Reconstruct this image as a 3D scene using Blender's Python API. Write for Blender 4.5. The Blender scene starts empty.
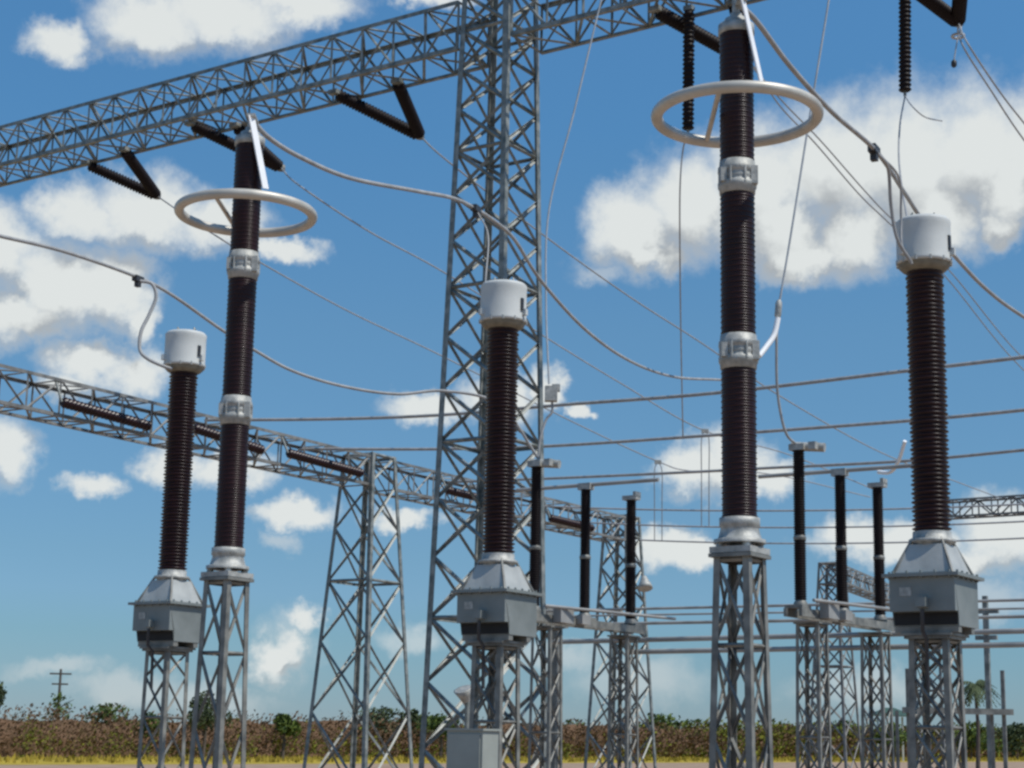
import bpy, math, random
from mathutils import Vector, Matrix
random.seed(7)
R = math.radians
sc = bpy.context.scene
COL = sc.collection

# ------------------------------------------------------------------ camera, world, sun, exposure
F_PX, PITCH, ROLL, EYE = 1732.5, R(11.59), R(1.14), 1.6
f0 = Vector((0, math.cos(PITCH), math.sin(PITCH)))
up0 = Vector((0, -math.sin(PITCH), math.cos(PITCH)))
rt0 = Vector((1, 0, 0))
CAM_R = rt0 * math.cos(ROLL) + up0 * math.sin(ROLL)
CAM_U = up0 * math.cos(ROLL) - rt0 * math.sin(ROLL)
cam = bpy.data.cameras.new('camera')
cam.sensor_width = 36.0
cam.lens = 36.0 * F_PX / 1024.0
cam.clip_start, cam.clip_end = 0.1, 20000
camo = bpy.data.objects.new('camera', cam); COL.objects.link(camo)
m = Matrix((CAM_R, CAM_U, -f0)).transposed().to_4x4()
m.translation = Vector((0, 0, EYE))
camo.matrix_world = m
sc.camera = camo

sc.render.engine = 'CYCLES'
sc.view_settings.view_transform = 'Standard'
sc.view_settings.look = 'None'
sc.view_settings.exposure = 0.0
sc.view_settings.gamma = 1.0
sc.view_settings.use_curve_mapping = False
sc.cycles.use_denoising = True
sc.cycles.filter_width = 2.7
sc.cycles.max_bounces = 6

SUN_AZ, SUN_EL = R(116), R(57)          # azimuth clockwise from +Y: behind the camera, to its right
SKY_STRENGTH = 0.14
SUN_STRENGTH = 3.6


def ray(px, py):
    return (f0 * F_PX + CAM_R * (px - 512) + CAM_U * (384 - py)).normalized()


def at(px, py, Y):                       # the point seen at a pixel, Y metres in front of the camera
    d = ray(px, py)
    return Vector((0, 0, EYE)) + d * (Y / d.y)


def on_plane(px, py, z):                 # the point seen at a pixel, at height z
    d = ray(px, py)
    return Vector((0, 0, EYE)) + d * ((z - EYE) / d.z)


def setup_world():
    w = bpy.data.worlds.new('World'); sc.world = w; w.use_nodes = True
    nt = w.node_tree; N = nt.nodes; L = nt.links; N.clear()

    def nn(tree, t, **kw):
        n = tree.nodes.new(t)
        for k, v in kw.items(): setattr(n, k, v)
        return n

    def mt(tree, op, a, b=None, c=None, clamp=False):
        n = tree.nodes.new('ShaderNodeMath'); n.operation = op; n.use_clamp = clamp
        for i, x in enumerate((a, b, c)):
            if x is None: continue
            if isinstance(x, (int, float)): n.inputs[i].default_value = x
            else: tree.links.new(x, n.inputs[i])
        return n.outputs[0]

    # cumulus patches: (pixel x, y, half width, half height) -> fixed azimuth / elevation on the sky
    solid = [
        (632, 228, 58, 50), (690, 205, 70, 62), (760, 185, 80, 75), (835, 165, 75, 82), (905, 165, 85, 88), (980, 150, 80, 75),
        (1060, 150, 80, 80), (1010, 185, 60, 55), (650, 255, 40, 24), (800, 258, 60, 26), (855, 235, 62, 50), (780, 225, 70, 45), (940, 215, 70, 50), (1000, 225, 30, 25),
        (690, 470, 40, 30), (728, 462, 42, 40), (770, 480, 32, 22),
        (430, 408, 52, 17), (500, 398, 52, 30), (545, 385, 22, 26), (575, 412, 16, 8),
        (665, 546, 46, 20), (700, 552, 34, 14), (855, 540, 60, 22), (910, 545, 60, 22), (1000, 535, 58, 40), (960, 560, 60, 18),
        (62, 40, 42, 24), (150, 22, 75, 40), (225, 15, 80, 38), (300, 0, 70, 24), (430, -4, 55, 14),
        (5, 245, 50, 42), (60, 285, 70, 55), (20, 318, 62, 34), (112, 290, 52, 48), (140, 320, 26, 26),
        (85, 212, 52, 34), (150, 212, 75, 42), (215, 225, 60, 34), (285, 250, 42, 14),
        (90, 360, 55, 28), (130, 372, 45, 34), (60, 385, 34, 18),
        (8, 450, 40, 38), (92, 485, 36, 16), (175, 465, 38, 22), (230, 468, 46, 20), (300, 513, 52, 17), (405, 520, 42, 12), (284, 655, 30, 30), (306, 622, 20, 18),
    ]
    faint = [
        (288, 650, 40, 44), (300, 625, 26, 22), (130, 690, 70, 22), (60, 668, 60, 14), (640, 680, 90, 34), (560, 655, 70, 18),
        (980, 600, 70, 26), (420, 640, 50, 18), (285, 542, 26, 12), (600, 272, 40, 14), (870, 690, 90, 26), (215, 700, 70, 20),
    ]

    def blob_group(name, blobs):
        g = bpy.data.node_groups.new(name, 'ShaderNodeTree')
        g.interface.new_socket('P', in_out='INPUT', socket_type='NodeSocketVector')
        g.interface.new_socket('D', in_out='OUTPUT', socket_type='NodeSocketFloat')
        gi = g.nodes.new('NodeGroupInput'); go = g.nodes.new('NodeGroupOutput')
        acc = None
        for (px, py, rx, ry) in blobs:
            d = ray(px, py)
            az, el = math.atan2(d.x, d.y), math.asin(d.z)
            sx, sy = F_PX / rx, F_PX / ry
            v = g.nodes.new('ShaderNodeVectorMath'); v.operation = 'MULTIPLY_ADD'
            g.links.new(gi.outputs[0], v.inputs[0])
            v.inputs[1].default_value = (sx, sy, 0); v.inputs[2].default_value = (-az * sx, -el * sy, 0)
            ln = g.nodes.new('ShaderNodeVectorMath'); ln.operation = 'LENGTH'
            g.links.new(v.outputs[0], ln.inputs[0])
            o = ln.outputs['Value']
            acc = o if acc is None else mt(g, 'SMOOTH_MIN', acc, o, 0.12)
        g.links.new(mt(g, 'SUBTRACT', 1.0, acc), go.inputs[0])
        return g

    tc = nn(nt, 'ShaderNodeTexCoord')
    sp = nn(nt, 'ShaderNodeSeparateXYZ'); L.new(tc.outputs['Generated'], sp.inputs[0])
    az = mt(nt, 'ARCTAN2', sp.outputs[0], sp.outputs[1]); el = mt(nt, 'ARCSINE', sp.outputs[2])
    cb = nn(nt, 'ShaderNodeCombineXYZ'); L.new(az, cb.inputs[0]); L.new(el, cb.inputs[1])
    nz = nn(nt, 'ShaderNodeTexNoise'); nz.inputs['Scale'].default_value = 48; nz.inputs['Detail'].default_value = 7
    nz.inputs['Roughness'].default_value = 0.62
    L.new(tc.outputs['Generated'], nz.inputs['Vector'])
    warp = nn(nt, 'ShaderNodeVectorMath', operation='MULTIPLY_ADD')
    sub = nn(nt, 'ShaderNodeVectorMath', operation='SUBTRACT'); L.new(nz.outputs['Color'], sub.inputs[0]); sub.inputs[1].default_value = (.5, .5, .5)
    L.new(sub.outputs[0], warp.inputs[0]); warp.inputs[1].default_value = (.040, .030, 0); L.new(cb.outputs[0], warp.inputs[2])
    nz2 = nn(nt, 'ShaderNodeTexNoise'); nz2.inputs['Scale'].default_value = 30; nz2.inputs['Detail'].default_value = 8
    nz2.inputs['Roughness'].default_value = 0.6
    L.new(tc.outputs['Generated'], nz2.inputs['Vector'])
    gs = blob_group('cumulus', solid); gf = blob_group('thin_cloud', faint)

    def use(g, vec):
        n = nt.nodes.new('ShaderNodeGroup'); n.node_tree = g; L.new(vec, n.inputs[0]); return n.outputs[0]
    d0 = use(gs, warp.outputs[0])
    up = nn(nt, 'ShaderNodeVectorMath', operation='ADD'); L.new(warp.outputs[0], up.inputs[0]); up.inputs[1].default_value = (.005, .026, 0)
    d1 = use(gs, up.outputs[0])
    df = use(gf, warp.outputs[0])
    n2 = mt(nt, 'SUBTRACT', nz2.outputs['Fac'], 0.5)
    dens = mt(nt, 'ADD', d0, mt(nt, 'MULTIPLY', n2, 0.95))

    def mrange(v, a, b, lo=0., hi=1., mode='SMOOTHSTEP'):
        n = nn(nt, 'ShaderNodeMapRange', interpolation_type=mode); L.new(v, n.inputs[0])
        n.inputs[1].default_value = a; n.inputs[2].default_value = b; n.inputs[3].default_value = lo; n.inputs[4].default_value = hi
        return n.outputs[0]
    a_s = mrange(dens, -.20, .62)
    a_f = mrange(mt(nt, 'ADD', df, mt(nt, 'MULTIPLY', n2, 0.6)), -.1, .85, 0, .50)
    alpha = mt(nt, 'MULTIPLY', mt(nt, 'MAXIMUM', a_s, a_f), 0.96)
    slope = mt(nt, 'ADD', mt(nt, 'SUBTRACT', d0, d1), mt(nt, 'MULTIPLY', n2, 0.22))
    lit = mrange(slope, -.52, .18, 0, 1, 'SMOOTHSTEP')
    lit = mt(nt, 'MAXIMUM', lit, mt(nt, 'MULTIPLY', mt(nt, 'SUBTRACT', 1.0, a_s), .8))
    cm = nn(nt, 'ShaderNodeMix', data_type='RGBA'); L.new(lit, cm.inputs['Factor'])
    cm.inputs['A'].default_value = (.41, .435, .45, 1); cm.inputs['B'].default_value = (.76, .79, .775, 1)
    sky = nn(nt, 'ShaderNodeTexSky', sky_type='NISHITA', sun_disc=False)
    sky.sun_elevation = SUN_EL; sky.sun_rotation = SUN_AZ
    sky.altitude = 0; sky.air_density = 1.0; sky.dust_density = 0; sky.ozone_density = 1.0
    # humid tropical air: the clear sky keeps its blue down to the horizon
    er = mrange(el, 0, .5, 0, 1, 'LINEAR')
    rp = nn(nt, 'ShaderNodeValToRGB'); cr = rp.color_ramp
    rows = [(720, (.311, .466, .765)), (640, (.346, .547, .76)), (600, (.40, .60, .83)), (560, (.42, .63, .82)), (330, (.537, .838, .983)), (130, (.54, .98, 1.19)), (10, (.586, 1.06, 1.28))]
    while len(cr.elements) < len(rows): cr.elements.new(.5)
    for e, (py, c) in zip(cr.elements, rows):
        e.position = math.asin(ray(512, py).z) / .5; e.color = tuple(k / 1.4 for k in c) + (1,)
    L.new(er, rp.inputs[0])
    tint = nn(nt, 'ShaderNodeVectorMath', operation='MULTIPLY'); L.new(sky.outputs[0], tint.inputs[0]); L.new(rp.outputs[0], tint.inputs[1])
    bg1 = nn(nt, 'ShaderNodeBackground'); L.new(tint.outputs[0], bg1.inputs[0]); bg1.inputs[1].default_value = SKY_STRENGTH
    bg2 = nn(nt, 'ShaderNodeBackground'); L.new(cm.outputs['Result'], bg2.inputs[0]); bg2.inputs[1].default_value = 1.0
    ms = nn(nt, 'ShaderNodeMixShader'); L.new(alpha, ms.inputs[0]); L.new(bg1.outputs[0], ms.inputs[1]); L.new(bg2.outputs[0], ms.inputs[2])
    out = nn(nt, 'ShaderNodeOutputWorld'); L.new(ms.outputs[0], out.inputs[0])


setup_world()
sl = bpy.data.lights.new('sun', 'SUN'); sl.energy = SUN_STRENGTH; sl.angle = R(.53); sl.color = (1, .955, .88)
so = bpy.data.objects.new('sun', sl); COL.objects.link(so)
sdir = Vector((math.sin(SUN_AZ) * math.cos(SUN_EL), math.cos(SUN_AZ) * math.cos(SUN_EL), math.sin(SUN_EL)))
so.rotation_euler = sdir.to_track_quat('Z', 'Y').to_euler()
so.location = sdir * 60


# ------------------------------------------------------------------ materials
def mat(name, ca, cb=None, rough=.5, metal=0., scale=6., detail=5, bump=0., bscale=30., rv=.12, spec=.5, island=False, coat=0.):
    mm = bpy.data.materials.new(name); mm.use_nodes = True
    nt = mm.node_tree; N = nt.nodes; L = nt.links
    b = N['Principled BSDF']; b.inputs['Metallic'].default_value = metal
    b.inputs['Specular IOR Level'].default_value = spec
    b.inputs['Coat Weight'].default_value = coat; b.inputs['Coat Roughness'].default_value = .12
    cb = cb or tuple(c * .75 for c in ca)
    tc = N.new('ShaderNodeTexCoord')
    nz = N.new('ShaderNodeTexNoise'); nz.inputs['Scale'].default_value = scale; nz.inputs['Detail'].default_value = detail
    L.new(tc.outputs['Object'], nz.inputs['Vector'])
    fac = nz.outputs['Fac']
    if island:
        g = N.new('ShaderNodeNewGeometry'); mx = N.new('ShaderNodeMath'); mx.operation = 'MULTIPLY_ADD'
        L.new(g.outputs['Random Per Island'], mx.inputs[0]); mx.inputs[1].default_value = .6
        ad = N.new('ShaderNodeMath'); ad.operation = 'MULTIPLY'; L.new(fac, ad.inputs[0]); ad.inputs[1].default_value = .5
        L.new(ad.outputs[0], mx.inputs[2]); fac = mx.outputs[0]
    rp = N.new('ShaderNodeValToRGB'); rp.color_ramp.elements[0].position = .32; rp.color_ramp.elements[1].position = .7
    rp.color_ramp.elements[0].color = (*cb, 1); rp.color_ramp.elements[1].color = (*ca, 1)
    L.new(fac, rp.inputs[0]); L.new(rp.outputs[0], b.inputs['Base Color'])
    mr = N.new('ShaderNodeMapRange'); L.new(nz.outputs['Fac'], mr.inputs[0])
    mr.inputs[3].default_value = max(.03, rough - rv); mr.inputs[4].default_value = min(1, rough + rv)
    L.new(mr.outputs[0], b.inputs['Roughness'])
    if bump:
        n3 = N.new('ShaderNodeTexNoise'); n3.inputs['Scale'].default_value = bscale; n3.inputs['Detail'].default_value = 6
        L.new(tc.outputs['Object'], n3.inputs['Vector'])
        bp = N.new('ShaderNodeBump'); bp.inputs['Strength'].default_value = bump; bp.inputs['Distance'].default_value = .02
        L.new(n3.outputs['Fac'], bp.inputs['Height']); L.new(bp.outputs[0], b.inputs['Normal'])
    return mm


M = {
    'galv': mat('galvanised_steel', (.30, .295, .26), (.12, .12, .11), .5, .15, 6),
    'galv_dark': mat('weathered_steel', (.33, .345, .32), (.105, .122, .115), .5, .12, 5),
    'galv_warm': mat('far_weathered_steel', (.29, .285, .265), (.11, .11, .105), .6, .1, 3.5),
    'porcelain': mat('brown_glazed_porcelain', (.027, .0062, .0085), (.013, .0034, .0045), .36, 0, 5, rv=.06, spec=.35),
    'porcelain_far': mat('dark_glazed_porcelain', (.014, .008, .009), (.008, .005, .005), .55, 0, 5, spec=.2),
    'alu': mat('dull_cast_aluminium', (.50, .50, .465), (.27, .275, .255), .55, .2, 14, bump=.2, bscale=40),
    'ring': mat('brushed_aluminium_tube', (.64, .60, .52), (.48, .45, .385), .45, .2, 5),
    'bright': mat('bright_aluminium_strap', (.95, .95, .94), (.88, .88, .87), .5, 0, 4),
    'cap': mat('white_painted_dome', (.62, .63, .60), (.52, .535, .51), .55, 0, 3.5, bump=.06, spec=.3),
    'capdirt': mat('stained_collar', (.30, .27, .20), (.18, .16, .12), .7, 0, 8),
    'tank': mat('grey_painted_tank', (.25, .275, .265), (.18, .20, .19), .5, .1, 3, bump=.08),
    'turret': mat('pale_grey_paint', (.50, .51, .48), (.36, .37, .35), .5, .1, 4, bump=.08),
    'tankdark': mat('dark_grey_fitting', (.06, .062, .065), (.035, .036, .04), .55, .1, 6),
    'cabinet': mat('light_grey_cabinet', (.36, .385, .345), (.29, .31, .28), .5, 0, 2.2, bump=.05),
    'wire': mat('stranded_aluminium', (.42, .42, .41), (.28, .28, .275), .65, .1, 6),
    'wire_thin': mat('dull_thin_wire', (.38, .39, .40), (.27, .28, .29), .7, 0, 6),
    'wire_pale': mat('pale_wire', (.55, .56, .56), (.42, .43, .43), .55, .3, 6),
    'tube': mat('grey_aluminium_tube', (.42, .415, .39), (.26, .26, .25), .55, .15, 2),
    'ground': mat('gravel', (.43, .32, .235), (.27, .195, .145), .95, 0, .7, 10, bump=.6, bscale=18, spec=0),
    'grass': mat('dry_grass', (.46, .345, .06), (.33, .265, .055), .95, 0, .3, 9, bump=.8, bscale=6, spec=0),
    'scrub': mat('dry_brown_scrub', (.185, .112, .070), (.115, .076, .044), .95, 0, .35, island=True, spec=.0),
    'scrubgreen': mat('green_scrub', (.20, .205, .036), (.10, .115, .025), .95, 0, .3, island=True, spec=.0),
    'leaf': mat('green_leaves', (.13, .175, .035), (.045, .075, .022), .8, 0, .5, island=True, spec=.2),
    'leafdark': mat('dark_leaves', (.095, .12, .055), (.042, .06, .028), .8, 0, .5, island=True, spec=.2),
    'panel': mat('recess_shade_black', (.016, .016, .017), (.010, .010, .011), .7, 0, 4),  # near-black, shade of the tank recess put into the colour
    'roof': mat('dark_green_roof', (.05, .11, .085), (.03, .07, .055), .7, 0, 2),
    'bark': mat('bark', (.13, .10, .08), (.07, .055, .045), .9, 0, 4),
    'wood': mat('weathered_pole_wood', (.16, .14, .12), (.10, .085, .075), .9, 0, 3),
}


# ------------------------------------------------------------------ mesh builder
class MB:
    def __init__(s): s.v = []; s.f = []; s.sm = []

    def add(s, vs, fs, smooth=False):
        o = len(s.v); s.v += [Vector(p) for p in vs]
        for q in fs: s.f.append([i + o for i in q]); s.sm.append(smooth)

    def box(s, c, size, ax=None):
        ex, ey, ez = ax or (Vector((1, 0, 0)), Vector((0, 1, 0)), Vector((0, 0, 1)))
        c = Vector(c); h = [d / 2 for d in size]
        vs = [c + ex * (sx * h[0]) + ey * (sy * h[1]) + ez * (sz * h[2]) for sz in (-1, 1) for sy in (-1, 1) for sx in (-1, 1)]
        s.add(vs, [(0, 2, 3, 1), (4, 5, 7, 6), (0, 1, 5, 4), (2, 6, 7, 3), (0, 4, 6, 2), (1, 3, 7, 5)])
        return s

    def angle(s, p, q, w, out, t=None):
        """an L profile steel bar from p to q; `out` is the direction its corner points"""
        p = Vector(p); q = Vector(q); t = t or w * .14
        d = (q - p).normalized(); o = Vector(out); o = (o - d * o.dot(d))
        if o.length < 1e-5: o = d.orthogonal()
        o.normalize(); b = d.cross(o).normalized()
        a1 = (o + b).normalized(); a2 = (o - b).normalized()
        pr = [Vector((0, 0)), Vector((w, 0)), Vector((w, t)), Vector((t, t)), Vector((t, w)), Vector((0, w))]
        vs = []
        for e in (p, q):
            for k in pr: vs.append(e - a1 * (k.x) - a2 * (k.y) + o * (w * .35))
        fs = [(i, (i + 1) % 6, 6 + (i + 1) % 6, 6 + i) for i in range(6)]
        fs += [(5, 4, 3, 0), (3, 2, 1, 0), (6, 9, 10, 11), (6, 7, 8, 9)]
        s.add(vs, fs)
        return s

    def flat(s, p, q, w, t, out):
        p = Vector(p); q = Vector(q); d = (q - p).normalized()
        o = Vector(out); o = (o - d * o.dot(d)).normalized(); b = d.cross(o)
        s.box((p + q) / 2, ((q - p).length, w, t), (d, b, o)); return s

    def tube(s, pts, r, n=8, caps=True):
        pts = [Vector(p) for p in pts]; k = len(pts); rings = []
        prev = None
        for i in range(k):
            d = (pts[min(i + 1, k - 1)] - pts[max(i - 1, 0)]).normalized()
            if prev is None: a = d.orthogonal().normalized()
            else:
                a = prev - d * prev.dot(d)
                a = a.normalized() if a.length > 1e-6 else d.orthogonal().normalized()
            prev = a; b = d.cross(a)
            rr = r[i] if isinstance(r, (list, tuple)) else r
            rings.append([pts[i] + (a * math.cos(2 * math.pi * j / n) + b * math.sin(2 * math.pi * j / n)) * rr for j in range(n)])
        vs = [p for g in rings for p in g]
        fs = [(i * n + j, i * n + (j + 1) % n, (i + 1) * n + (j + 1) % n, (i + 1) * n + j) for i in range(k - 1) for j in range(n)]
        s.add(vs, fs, True)
        if caps:
            s.add(rings[0], [tuple(range(n))[::-1]]); s.add(rings[-1], [tuple(range(n))])
        return s

    def lathe(s, p0, p1, prof, n=24, smooth=True, caps=True):
        """prof: list of (metres along the axis from p0, radius)"""
        p0 = Vector(p0); d = (Vector(p1) - p0).normalized(); a = d.orthogonal().normalized()
        if abs(d.z) > .99: a = Vector((1, 0, 0))
        b = d.cross(a); vs = []
        for (h, r) in prof:
            for j in range(n):
                t = 2 * math.pi * j / n
                vs.append(p0 + d * h + (a * math.cos(t) + b * math.sin(t)) * r)
        k = len(prof)
        fs = [(i * n + j, i * n + (j + 1) % n, (i + 1) * n + (j + 1) % n, (i + 1) * n + j) for i in range(k - 1) for j in range(n)]
        s.add(vs, fs, smooth)
        if caps:
            s.add(vs[:n], [tuple(range(n))[::-1]]); s.add(vs[-n:], [tuple(range(n))])
        return s

    def torus(s, c, R_, r, n=64, k=12):
        vs = []; c = Vector(c)
        for i in range(n):
            t = 2 * math.pi * i / n
            for j in range(k):
                f = 2 * math.pi * j / k
                vs.append(c + Vector(((R_ + r * math.cos(f)) * math.cos(t), (R_ + r * math.cos(f)) * math.sin(t), r * math.sin(f))))
        fs = [(i * k + j, ((i + 1) % n) * k + j, ((i + 1) % n) * k + (j + 1) % k, i * k + (j + 1) % k) for i in range(n) for j in range(k)]
        s.add(vs, fs, True); return s

    def build(s, name, material, parent=None, origin=None):
        o_ = Vector(origin) if origin is not None else (parent.get('_o') and Vector(parent['_o'])) if parent else None
        if o_ is None: o_ = Vector((0, 0, 0))
        me = bpy.data.meshes.new(name)
        me.from_pydata([tuple(v - o_) for v in s.v], [], s.f)
        me.polygons.foreach_set('use_smooth', s.sm); me.update()
        me.materials.append(material)
        ob = bpy.data.objects.new(name, me); COL.objects.link(ob)
        if parent is not None: ob.parent = parent; ob['_o'] = list(o_)
        else: ob.location = o_
        return ob


def tag(o, label, cat, group=None, kind=None):
    if label: o['label'] = label
    if cat: o['category'] = cat
    if group: o['group'] = group
    if kind: o['kind'] = kind
    return o


def thing(name, loc, label, cat, group=None):
    o = bpy.data.objects.new(name, None); COL.objects.link(o); o.location = loc
    o['_o'] = [loc[0], loc[1], loc[2]]; o.empty_display_size = .2
    return tag(o, label, cat, group)


def copy_tree(o, parent=None):
    c = o.copy(); COL.objects.link(c)
    if parent is not None: c.parent = parent
    for ch in list(o.children): copy_tree(ch, c)
    return c


def spline(pts, n=10):
    pts = [Vector(p) for p in pts]
    if len(pts) == 2: return [pts[0].lerp(pts[1], i / n) for i in range(n + 1)]
    P = [pts[0] * 2 - pts[1]] + pts + [pts[-1] * 2 - pts[-2]]; out = []
    for i in range(1, len(P) - 2):
        a, b, c, d = P[i - 1:i + 3]
        for k in range(n):
            t = k / n
            out.append(.5 * ((2 * b) + (c - a) * t + (2 * a - 5 * b + 4 * c - d) * t * t + (3 * b - a - 3 * c + d) * t ** 3))
    out.append(pts[-1]); return out


def sag(p, q, drop, n=28):
    p = Vector(p); q = Vector(q); out = []
    for i in range(n + 1):
        t = i / n; x = p.lerp(q, t); x.z -= drop * 4 * t * (1 - t); out.append(x)
    return out


U = Vector((-.830, .558, 0)).normalized()       # along the gantry that crosses the top, away to the left
V = Vector((.558, .830, 0)).normalized()        # away to the right
Z = Vector((0, 0, 1))

# ------------------------------------------------------------------ ground
def sheet(name, pts, z, material, kind='structure', label=None):
    me = bpy.data.meshes.new(name); me.from_pydata([(x, y, z) for x, y in pts], [], [tuple(range(len(pts)))])
    me.materials.append(material); o = bpy.data.objects.new(name, me); COL.objects.link(o); o['kind'] = kind
    return o


sheet('ground', [(-6000, -300), (6000, -300), (6000, 9000), (-6000, 9000)], 0, M['ground'])
E0, E1 = Vector((-29, 96, 0)), Vector((100, 335, 0))          # foot of the scrub belt
ED = (E1 - E0).normalized(); EN = Vector((-ED.y, ED.x, 0))     # EN points away from the camera
def along(t, off): return E0 + ED * t + EN * off
g0, g1, g2, g3 = along(-120, 400), along(600, 400), along(600, -36), along(-120, -8)
sheet('dry_grass_field', [(g3.x, g3.y), (g2.x, g2.y), (g1.x, g1.y), (g0.x, g0.y)], .004, M['grass'])


# ------------------------------------------------------------------ lattice masts and beams
def lattice_mast(name, base, a0, a1, h, label, cat, group, leg=.09, brace=.05, material=None, cap=True, ratio=1.0, e1=U, e2=V):
    material = material or M['galv']
    base = Vector(base); t = thing(name, base, label, cat, group)
    def corner(sx, sy, z):
        a = a0 + (a1 - a0) * z / h
        return base + e1 * (sx * a / 2) + e2 * (sy * a / 2) + Z * z
    cs = [(-1, -1), (1, -1), (1, 1), (-1, 1)]
    for sx, sy in cs:
        MB().angle(corner(sx, sy, 0), corner(sx, sy, h), leg, e1 * sx + e2 * sy).build('leg', material, t)
    zs = [0.0]
    while zs[-1] < h - .01:
        a = a0 + (a1 - a0) * zs[-1] / h
        zs.append(min(h, zs[-1] + a * ratio))
    if zs[-1] - zs[-2] < .5 * a1 * ratio and len(zs) > 2: zs.pop(-2)
    for k in range(4):
        c, d = cs[k], cs[(k + 1) % 4]; b = MB()
        out = (e1 * (c[0] + d[0]) + e2 * (c[1] + d[1]))
        for i in range(len(zs) - 1):
            if h - zs[i] < .02: continue
            off = out.normalized() * (brace * .5)
            b.angle(corner(*c, zs[i]), corner(*d, zs[i + 1]), brace, out)
            b.angle(corner(*d, zs[i]) - off, corner(*c, zs[i + 1]) - off, brace, -out)
            if i and i % 3 == 0: b.angle(corner(*c, zs[i]), corner(*d, zs[i]), brace, out)
        b.angle(corner(*c, h - leg * .3), corner(*d, h - leg * .3), brace * 1.2, out)
        b.build('bracing', material, t)
    if cap:
        MB().box(base + Z * (h + .015), (a1 + leg * 1.6, a1 + leg * 1.6, .03), (e1, e2, Z)).build('top_plate', material, t)
    return t


def lattice_beam(p, q, w, h, label, cat, group, panel=1.2, chord=.09, brace=.05, material=None, name='gantry_beam', posts=True, cross=False):
    """p, q: ends of the beam's centre line"""
    material = material or M['galv_dark']; p = Vector(p); q = Vector(q)
    d = (q - p).normalized(); s_ = d.cross(Z).normalized()
    t = thing(name, (p + q) / 2, label, cat, group)
    n = max(2, round((q - p).length / panel))
    def node(i, cy, cz): return p.lerp(q, i / n) + s_ * (cy * w / 2) + Z * (cz * h / 2)
    for cy, cz in ((-1, -1), (1, -1), (1, 1), (-1, 1)):
        MB().angle(node(0, cy, cz), node(n, cy, cz), chord, s_ * cy + Z * cz).build('chord', material, t)
    for (c1, c2, out) in (((-1, -1), (-1, 1), -s_), ((1, -1), (1, 1), s_), ((-1, 1), (1, 1), Z), ((-1, -1), (1, -1), -Z)):
        b = MB()
        for i in range(n):
            if i % 2: b.angle(node(i, *c1), node(i + 1, *c2), brace, out)
            else: b.angle(node(i, *c2), node(i + 1, *c1), brace, out)
            if cross and abs(out.z) < .5 and i % 3 != 1:
                b.angle(node(i, *(c1 if i % 2 == 0 else c2)) - out * brace, node(i + 1, *(c2 if i % 2 == 0 else c1)) - out * brace, brace * .8, out)
            if i % 2 == 0: b.angle(node(i, *c1), node(i, *c2), brace, out)
            elif posts: b.angle(node(i, *c1), node(i, *c2), brace * .9, out)
        b.angle(node(n, *c1), node(n, *c2), brace, out)
        b.build('lacing', material, t)
    return t


# high gantry across the top
TA = at(500, 27.5, 36.0); HA = TA.z
dA = (on_plane(0, 157, HA) - TA); dA.z = 0; dA.normalize()
sA = Vector((-dA.y, dA.x, 0))
if sA.y < 0: sA = -sA                     # away from the camera
WA, HbA = 1.2, 1.12
zbA = HA - HbA / 2
lattice_mast('gantry_tower', (TA.x, TA.y, 0), 1.86, 1.09, HA + HbA / 2 + 1.6,
             'tall tapering lattice tower carrying the high gantry beam at top centre', 'lattice tower', 'gantry towers',
             leg=.13, brace=.065, material=M['galv_dark'], cap=False, ratio=.74)
half = .72
lattice_beam(TA + dA * half, TA + dA * 19.0, WA, HbA, 'high lattice gantry beam running from the tall tower out to the upper left', 'gantry beam', 'gantry beams', .92, .095, .05, cross=True)
lattice_beam(TA - dA * half, TA - dA * 13.5, WA, HbA, 'high lattice gantry beam continuing right of the tall tower, out of the top', 'gantry beam', 'gantry beams', .92, .095, .05, cross=True)

# lower gantry receding from the left
TB = at(369, 474, 50.0); HB = TB.z
dB = (on_plane(0, 389, HB) - TB); dB.z = 0; dB.normalize()
WB, HbB = .95, .85
TB3 = on_plane(622, 531, HB)
dB2 = (TB3 - TB); dB2.z = 0; dB2.normalize()
lattice_mast('gantry_tower', (TB.x, TB.y, 0), 2.25, 1.05, HB + HbB / 2 + .1, 'tapering lattice tower under the lower gantry, left of the tallest tower', 'lattice tower',
             'gantry towers', leg=.12, brace=.06, material=M['galv_dark'], cap=False)
lattice_mast('gantry_tower', (TB3.x, TB3.y, 0), 1.9, .92, HB + HbB / 2 + .1, 'far lattice tower ending the lower gantry beam, behind the middle disconnector', 'lattice tower',
             'gantry towers', leg=.12, brace=.06, material=M['galv_dark'], cap=False)
lattice_beam(TB + dB * .6, TB + dB * 16.5, WB, HbB, 'lower lattice gantry beam running in from the left edge of the picture', 'gantry beam', 'gantry beams', 1.0, .08, .045, M['galv_warm'])
lattice_beam(TB + dB2 * .6, TB3 - dB2 * .6, WB, HbB, 'lower lattice gantry beam receding behind the tall tower to the far tower', 'gantry beam', 'gantry beams', 1.0, .08, .045, M['galv_warm'])

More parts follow.
